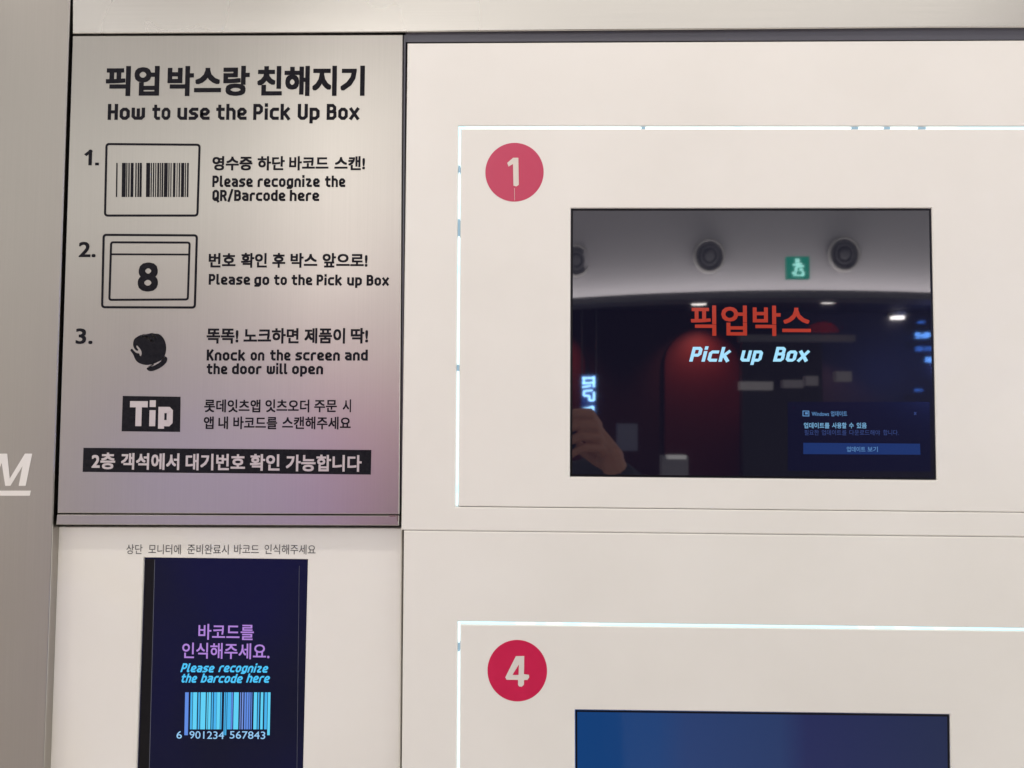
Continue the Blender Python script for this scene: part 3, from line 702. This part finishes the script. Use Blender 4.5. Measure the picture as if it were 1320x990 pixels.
spot(1062, 412, D_ - 0.25, 0.22, 70, (1.0, 0.4, 0.35), 95, 0.4)
# blue lit side wall on the right with small glowing menu lettering
BLUEW = pm('blue_wall', (0.05, 0.06, 0.16), 0.5)
l = bpy.data.lights.new('blue_wall_lamp', 'POINT'); l.energy = 34; l.color = (0.16, 0.24, 1.0); l.shadow_soft_size = 0.06
o = bpy.data.objects.new('blue_wall_lamp', l); COL.objects.link(o); o.location = M3(1225, 470, 4.75)
wall_piece(1000, 1400, 384, 700, 5.4, BLUEW, 'blue_backlit_wall', 'dim blue backlit wall mirrored along the right side of the upper display', 'backlit wall')
BLG = pm('blue_neon', (0.1, 0.2, 0.5), 0.4, emis=(0.22, 0.55, 1.0), es=5.5); BLD = pm('blue_neon_dim', (0.1, 0.2, 0.5), 0.4, emis=(0.10, 0.30, 0.80), es=2.6)
def free_text(txt, px0, px1, py0, py1, d, mat, name, lab, cat, weight=0.02, rot=False, mirror=True, **k):
    vs, fs = font_mesh(txt, weight)
    x0 = min(v[0] for v in vs); x1 = max(v[0] for v in vs); y0 = min(v[1] for v in vs); y1 = max(v[1] for v in vs)
    out = []
    for a, b in vs:
        u = (a - x0) / (x1 - x0); v = (b - y0) / (y1 - y0)
        if rot: u, v = v, 1 - u
        if mirror: u = 1 - u
        q = M3(px0 + (px1 - px0) * u, py1 + (py0 - py1) * v, d); out.append(tuple(q))
    n_ = len(out); out2 = out + [(x, y - 0.02, z) for x, y, z in out]
    o = link(name, mesh(name, out2, list(fs) + [tuple(i + n_ for i in reversed(f)) for f in fs]), mat, label=lab, cat=cat, **k); return o
free_text('메뉴판', 1181, 1200, 428, 436, 5.2, BLG, 'glowing_lettering', 'short row of blue glowing letters, upper one at the right side of the upper display', 'lettering')
free_text('버거 세트', 1181, 1203, 446, 453, 5.2, BLD, 'glowing_lettering', 'dimmer row of blue glowing letters under the brighter row, right in the display', 'lettering')
free_text('음료', 1194, 1202, 460, 467, 5.2, BLG, 'glowing_lettering', 'pair of blue glowing letters below the two rows, right side of the upper display', 'lettering')
free_text('디저트', 1180, 1190, 501, 505, 5.2, BLD, 'glowing_lettering', 'lowest small blue glowing letters at the right side of the upper display', 'lettering')
free_text('신메뉴', 1184, 1193, 413, 417, 5.2, BLD, 'glowing_lettering', 'faint small blue letters highest at the right side of the upper display', 'lettering')
# vertical blue neon sign on a post at the left
POST = pm('dark_post', (0.05, 0.05, 0.06), 0.4)
wall_piece(749.5, 751, 398, 620, 3.9, POST, 'post', 'thin dark vertical post left of the blue neon sign, mirrored in the upper display', 'post', th=0.02)
wall_piece(768, 769.5, 398, 620, 3.9, POST, 'post', 'thin dark vertical post right of the blue neon sign, mirrored in the upper display', 'post', th=0.02)
NEON = pm('blue_sign_letters', (0.2, 0.4, 0.8), 0.4, emis=(0.34, 0.66, 1.0), es=13.0)
t = emptyo('neon_sign', M3(760, 545, 3.5), 'upright sign of bright blue neon letters above the mirrored hand', 'neon sign')
def seg(mb, a, b, wd, d):
    p0, p1 = M3(*a, d), M3(*b, d); dx, dz = p1.x - p0.x, p1.z - p0.z; l = math.hypot(dx, dz); nx, nz = -dz / l * wd, dx / l * wd
    v = [(p0.x + nx, p0.y, p0.z + nz), (p1.x + nx, p1.y, p1.z + nz), (p1.x - nx, p1.y, p1.z - nz), (p0.x - nx, p0.y, p0.z - nz)]
    mb.add((v + [(x, y - 0.03, z) for x, y, z in v], [(0,1,2,3),(7,6,5,4),(0,4,5,1),(1,5,6,2),(2,6,7,3),(3,7,4,0)]))
mb = MB()
for a, b in [((751,487),(766,487)),((751,494),(766,493)),((753,487),(753,494)),((766,485),(766,499)),((751,499),(762,497)),((753,504),(764,503)),((753,504),(753,510)),((753,510),(760,510)),((760,510),(760,516)),((760,516),(766,516)),((766,505),(766,516)),((750,528),(765,524)),((765,524),(764.5,536))]:
    seg(mb, a, b, 0.0048, 3.5)
mb.build('letters', NEON, t)
a = M3(749.5, 483, 3.56); b = M3(768.5, 548, 3.56); mb = MB(); wbox(mb, ((a.x + b.x) / 2, -3.57, (a.z + b.z) / 2), (abs(b.x - a.x) / 2, 0.02, abs(a.z - b.z) / 2))
mb.build('backboard', pm('blue_board', (0.02, 0.03, 0.12), 0.4, emis=(0.01, 0.03, 0.45), es=0.35), t)
# small notices, dispenser, cabinet
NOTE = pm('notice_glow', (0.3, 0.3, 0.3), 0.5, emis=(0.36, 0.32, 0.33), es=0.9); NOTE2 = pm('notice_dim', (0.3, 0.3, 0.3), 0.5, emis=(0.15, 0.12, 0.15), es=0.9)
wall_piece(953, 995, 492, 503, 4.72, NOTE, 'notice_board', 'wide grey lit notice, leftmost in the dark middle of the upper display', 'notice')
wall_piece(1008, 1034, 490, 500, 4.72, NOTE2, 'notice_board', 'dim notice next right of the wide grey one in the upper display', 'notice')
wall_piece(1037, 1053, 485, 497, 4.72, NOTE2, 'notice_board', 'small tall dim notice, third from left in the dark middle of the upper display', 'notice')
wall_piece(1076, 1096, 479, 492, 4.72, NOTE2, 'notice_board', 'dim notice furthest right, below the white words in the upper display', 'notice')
CAB = pm('cabinet_grey', (0.20, 0.19, 0.22), 0.5)
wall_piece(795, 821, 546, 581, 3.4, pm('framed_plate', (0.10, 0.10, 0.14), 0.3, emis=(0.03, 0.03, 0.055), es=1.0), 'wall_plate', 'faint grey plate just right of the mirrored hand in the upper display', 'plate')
t = emptyo('dispenser', M3(868, 640, 2.6), 'grey dispenser with a pale top mirrored at the bottom of the upper display', 'dispenser')
o = wall_piece(852, 886, 587, 700, 2.6, CAB, 'body', None, None); o.parent = t; o.matrix_parent_inverse = Matrix.Translation(-t.location)
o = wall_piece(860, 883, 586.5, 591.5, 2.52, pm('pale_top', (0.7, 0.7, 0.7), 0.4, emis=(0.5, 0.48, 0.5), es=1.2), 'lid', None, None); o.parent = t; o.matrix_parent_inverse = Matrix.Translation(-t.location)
mb = MB(); wbox(mb, (-0.68, -2.45, CZ + 0.92), (0.25, 0.03, 0.55)); mb.build('added_glow_panel', pm('added_glow_panel', (0.5, 0.5, 0.5), 0.5, emis=(1.0, 0.95, 0.89), es=2.9), label='upright white glow panel added behind the viewer, brightening the upper right of the sign', cat='lightbox')  # added glow panel, put in so the sign mirrors something bright
# pink and violet lit signs on the left, glowing softly in the brushed steel
PK = pm('pink_lightbox', (0.3, 0.1, 0.15), 0.5, emis=(0.80, 0.22, 0.36), es=0.60); VI = pm('violet_lightbox', (0.15, 0.12, 0.4), 0.5, emis=(0.34, 0.30, 1.0), es=1.7)
mb = MB(); wbox(mb, (-0.62, -2.6, CZ - 0.08), (0.34, 0.03, 0.40)); mb.build('pink_lightbox', PK, label='pink glowing lightbox behind the viewer that tints the lower right of the steel sign', cat='lightbox')
mb = MB(); wbox(mb, (-1.20, -2.55, CZ - 0.30), (0.42, 0.03, 0.14)); mb.build('violet_lightbox', VI, label='violet glowing lightbox behind the viewer that tints the bottom of the steel sign', cat='lightbox')
mb = MB(); wbox(mb, (-2.4, -3.6, 1.2), (2.6, 0.05, 1.2)); mb.build('brown_partition', pm('brown_partition', (0.50, 0.45, 0.42), 0.6), label='dull beige partition standing behind the viewer on the left', cat='partition')

# ---- the hand and sleeve holding the phone
def capsule(bm, a, b, ra, rb, n=12, m=5):
    a, b = Vector(a), Vector(b); ax = (b - a); L_ = ax.length; ax.normalize()
    u = ax.orthogonal().normalized(); v = ax.cross(u); rings = []
    for k in range(m): th = math.pi / 2 * (1 - k / m); rings.append((a - ax * ra * math.sin(th), ra * math.cos(th)))
    rings.append((a, ra)); rings.append((b, rb))
    for k in range(1, m + 1): th = math.pi / 2 * k / m; rings.append((b + ax * rb * math.sin(th), rb * math.cos(th)))
    R_ = []
    for c, r_ in rings:
        r_ = max(r_, 1e-5)
        R_.append([bm.verts.new(c + (u * math.cos(2 * math.pi * j / n) + v * math.sin(2 * math.pi * j / n)) * r_) for j in range(n)])
    for i in range(len(R_) - 1):
        for j in range(n): bm.faces.new((R_[i][j], R_[i][(j + 1) % n], R_[i + 1][(j + 1) % n], R_[i + 1][j]))
    bm.faces.new(list(reversed(R_[0]))); bm.faces.new(R_[-1])
def chain(bm, pts):
    for (p0, r0), (p1, r1) in zip(pts[:-1], pts[1:]): capsule(bm, p0, p1, r0, r1)
def remeshed(name, bm, vox, sm=4):
    bmesh.ops.recalc_face_normals(bm, faces=bm.faces)
    me = bpy.data.meshes.new(name); bm.to_mesh(me); bm.free()
    o = bpy.data.objects.new(name, me); COL.objects.link(o)
    r_ = o.modifiers.new('r', 'REMESH'); r_.mode = 'VOXEL'; r_.voxel_size = vox
    s_ = o.modifiers.new('s', 'SMOOTH'); s_.iterations = sm; s_.factor = 0.5
    dg = bpy.context.evaluated_depsgraph_get(); dg.update()
    me2 = bpy.data.meshes.new_from_object(o.evaluated_get(dg)); bpy.data.objects.remove(o); bpy.data.meshes.remove(me)
    for p_ in me2.polygons: p_.use_smooth = True
    me2.name = name; return me2
def hp(px, py, dz=0.0): return M3(px, py, 0.62 - dz)      # dz: nearer to the glass
SKIN = pm('skin', (0.36, 0.165, 0.11), 0.5); b = SKIN.node_tree.nodes['Principled BSDF']; b.inputs['Subsurface Weight'].default_value = 0.08; b.inputs['Subsurface Radius'].default_value = (0.01, 0.004, 0.002)
n = mapped_noise(SKIN, (120, 120, 120), 1.0, 4.0, 0.6); bump(SKIN, n.outputs[0], 0.25, 0.001)
SLEEVE = pm('black_sleeve', (0.012, 0.012, 0.016), 0.8); n = mapped_noise(SLEEVE, (25, 25, 25), 1.0, 4.0, 0.6); bump(SLEEVE, n.outputs[0], 0.5, 0.01)
t = emptyo('person', hp(800, 640), 'hand in a black sleeve mirrored at the lower left corner of the display', 'person')
bm = bmesh.new()
for k, (kx, ky, tx, ty, mx, my) in enumerate([(760, 533, 722, 543, 742, 533), (766, 548, 722, 559, 745, 547), (770, 563, 724, 575, 749, 562), (773, 577, 730, 590, 754, 577)]):
    r_ = [0.0080, 0.0083, 0.0080, 0.0070][k]
    chain(bm, [(hp(tx, ty, 0.002), r_ * 0.82), (hp((tx + mx) / 2, (ty + my) / 2 - 1.0, 0.014), r_ * 0.92), (hp(mx + 1, my, 0.024), r_ * 1.03), (hp(kx, ky, 0.010), r_ * 1.10), (hp(kx + 10, ky + 15, -0.010), r_ * 1.15)])
for a, b2, r0, r1 in [((771, 556), (791, 588), 0.0105, 0.017), ((776, 570), (789, 596), 0.011, 0.018), ((778, 582), (787, 600), 0.010, 0.017), ((789, 594), (801, 628), 0.020, 0.023)]:
    capsule(bm, hp(*a, -0.006), hp(*b2, -0.022), r0, r1)
# thumb behind the phone, leaving the side of the palm near its base
chain(bm, [(hp(787, 600, -0.04), 0.014), (hp(770, 592, -0.055), 0.012), (hp(752, 580, -0.052), 0.0105), (hp(738, 570, -0.046), 0.009)])
link('hand', remeshed('hand', bm, 0.0018, 3), SKIN, t)
bm = bmesh.new()
chain(bm, [(hp(797, 618, -0.02), 0.032), (hp(812, 650, -0.03), 0.040), (hp(850, 720, -0.10), 0.050), (hp(900, 800, -0.22), 0.060)])
link('sleeve', remeshed('sleeve', bm, 0.005, 4), SLEEVE, t)
bm = bmesh.new()
def jp(px, py, d): return M3(px, py, d)
chain(bm, [(jp(770, 668, 0.95), 0.13), (jp(720, 690, 0.98), 0.16), (jp(660, 690, 0.98), 0.16), (jp(600, 668, 0.95), 0.13)])
chain(bm, [(jp(770, 668, 0.95), 0.12), (jp(850, 760, 0.90), 0.075), (jp(905, 800, 0.75), 0.065)])
chain(bm, [(jp(690, 720, 1.0), 0.19), (jp(690, 900, 1.0), 0.18), (jp(690, 1000, 1.0), 0.19)])
link('jacket', remeshed('jacket', bm, 0.012, 4), SLEEVE, t)
# phone: thin slab behind the lens
t = emptyo('smartphone', (0.0, -0.662, CZ), 'dark smartphone held up by the mirrored hand, at the left side of the upper display', 'phone')
mb = MB()
Qp = rrect([(-0.075, CZ + 0.012), (0.078, CZ + 0.012), (0.078, CZ - 0.064), (-0.075, CZ - 0.064)], 0.010)
mb.add(loft([(Qp, -0.664), (Qp, -0.656)], True, True)); mb.build('body', pm('phone_black', (0.01, 0.01, 0.014), 0.25), t)
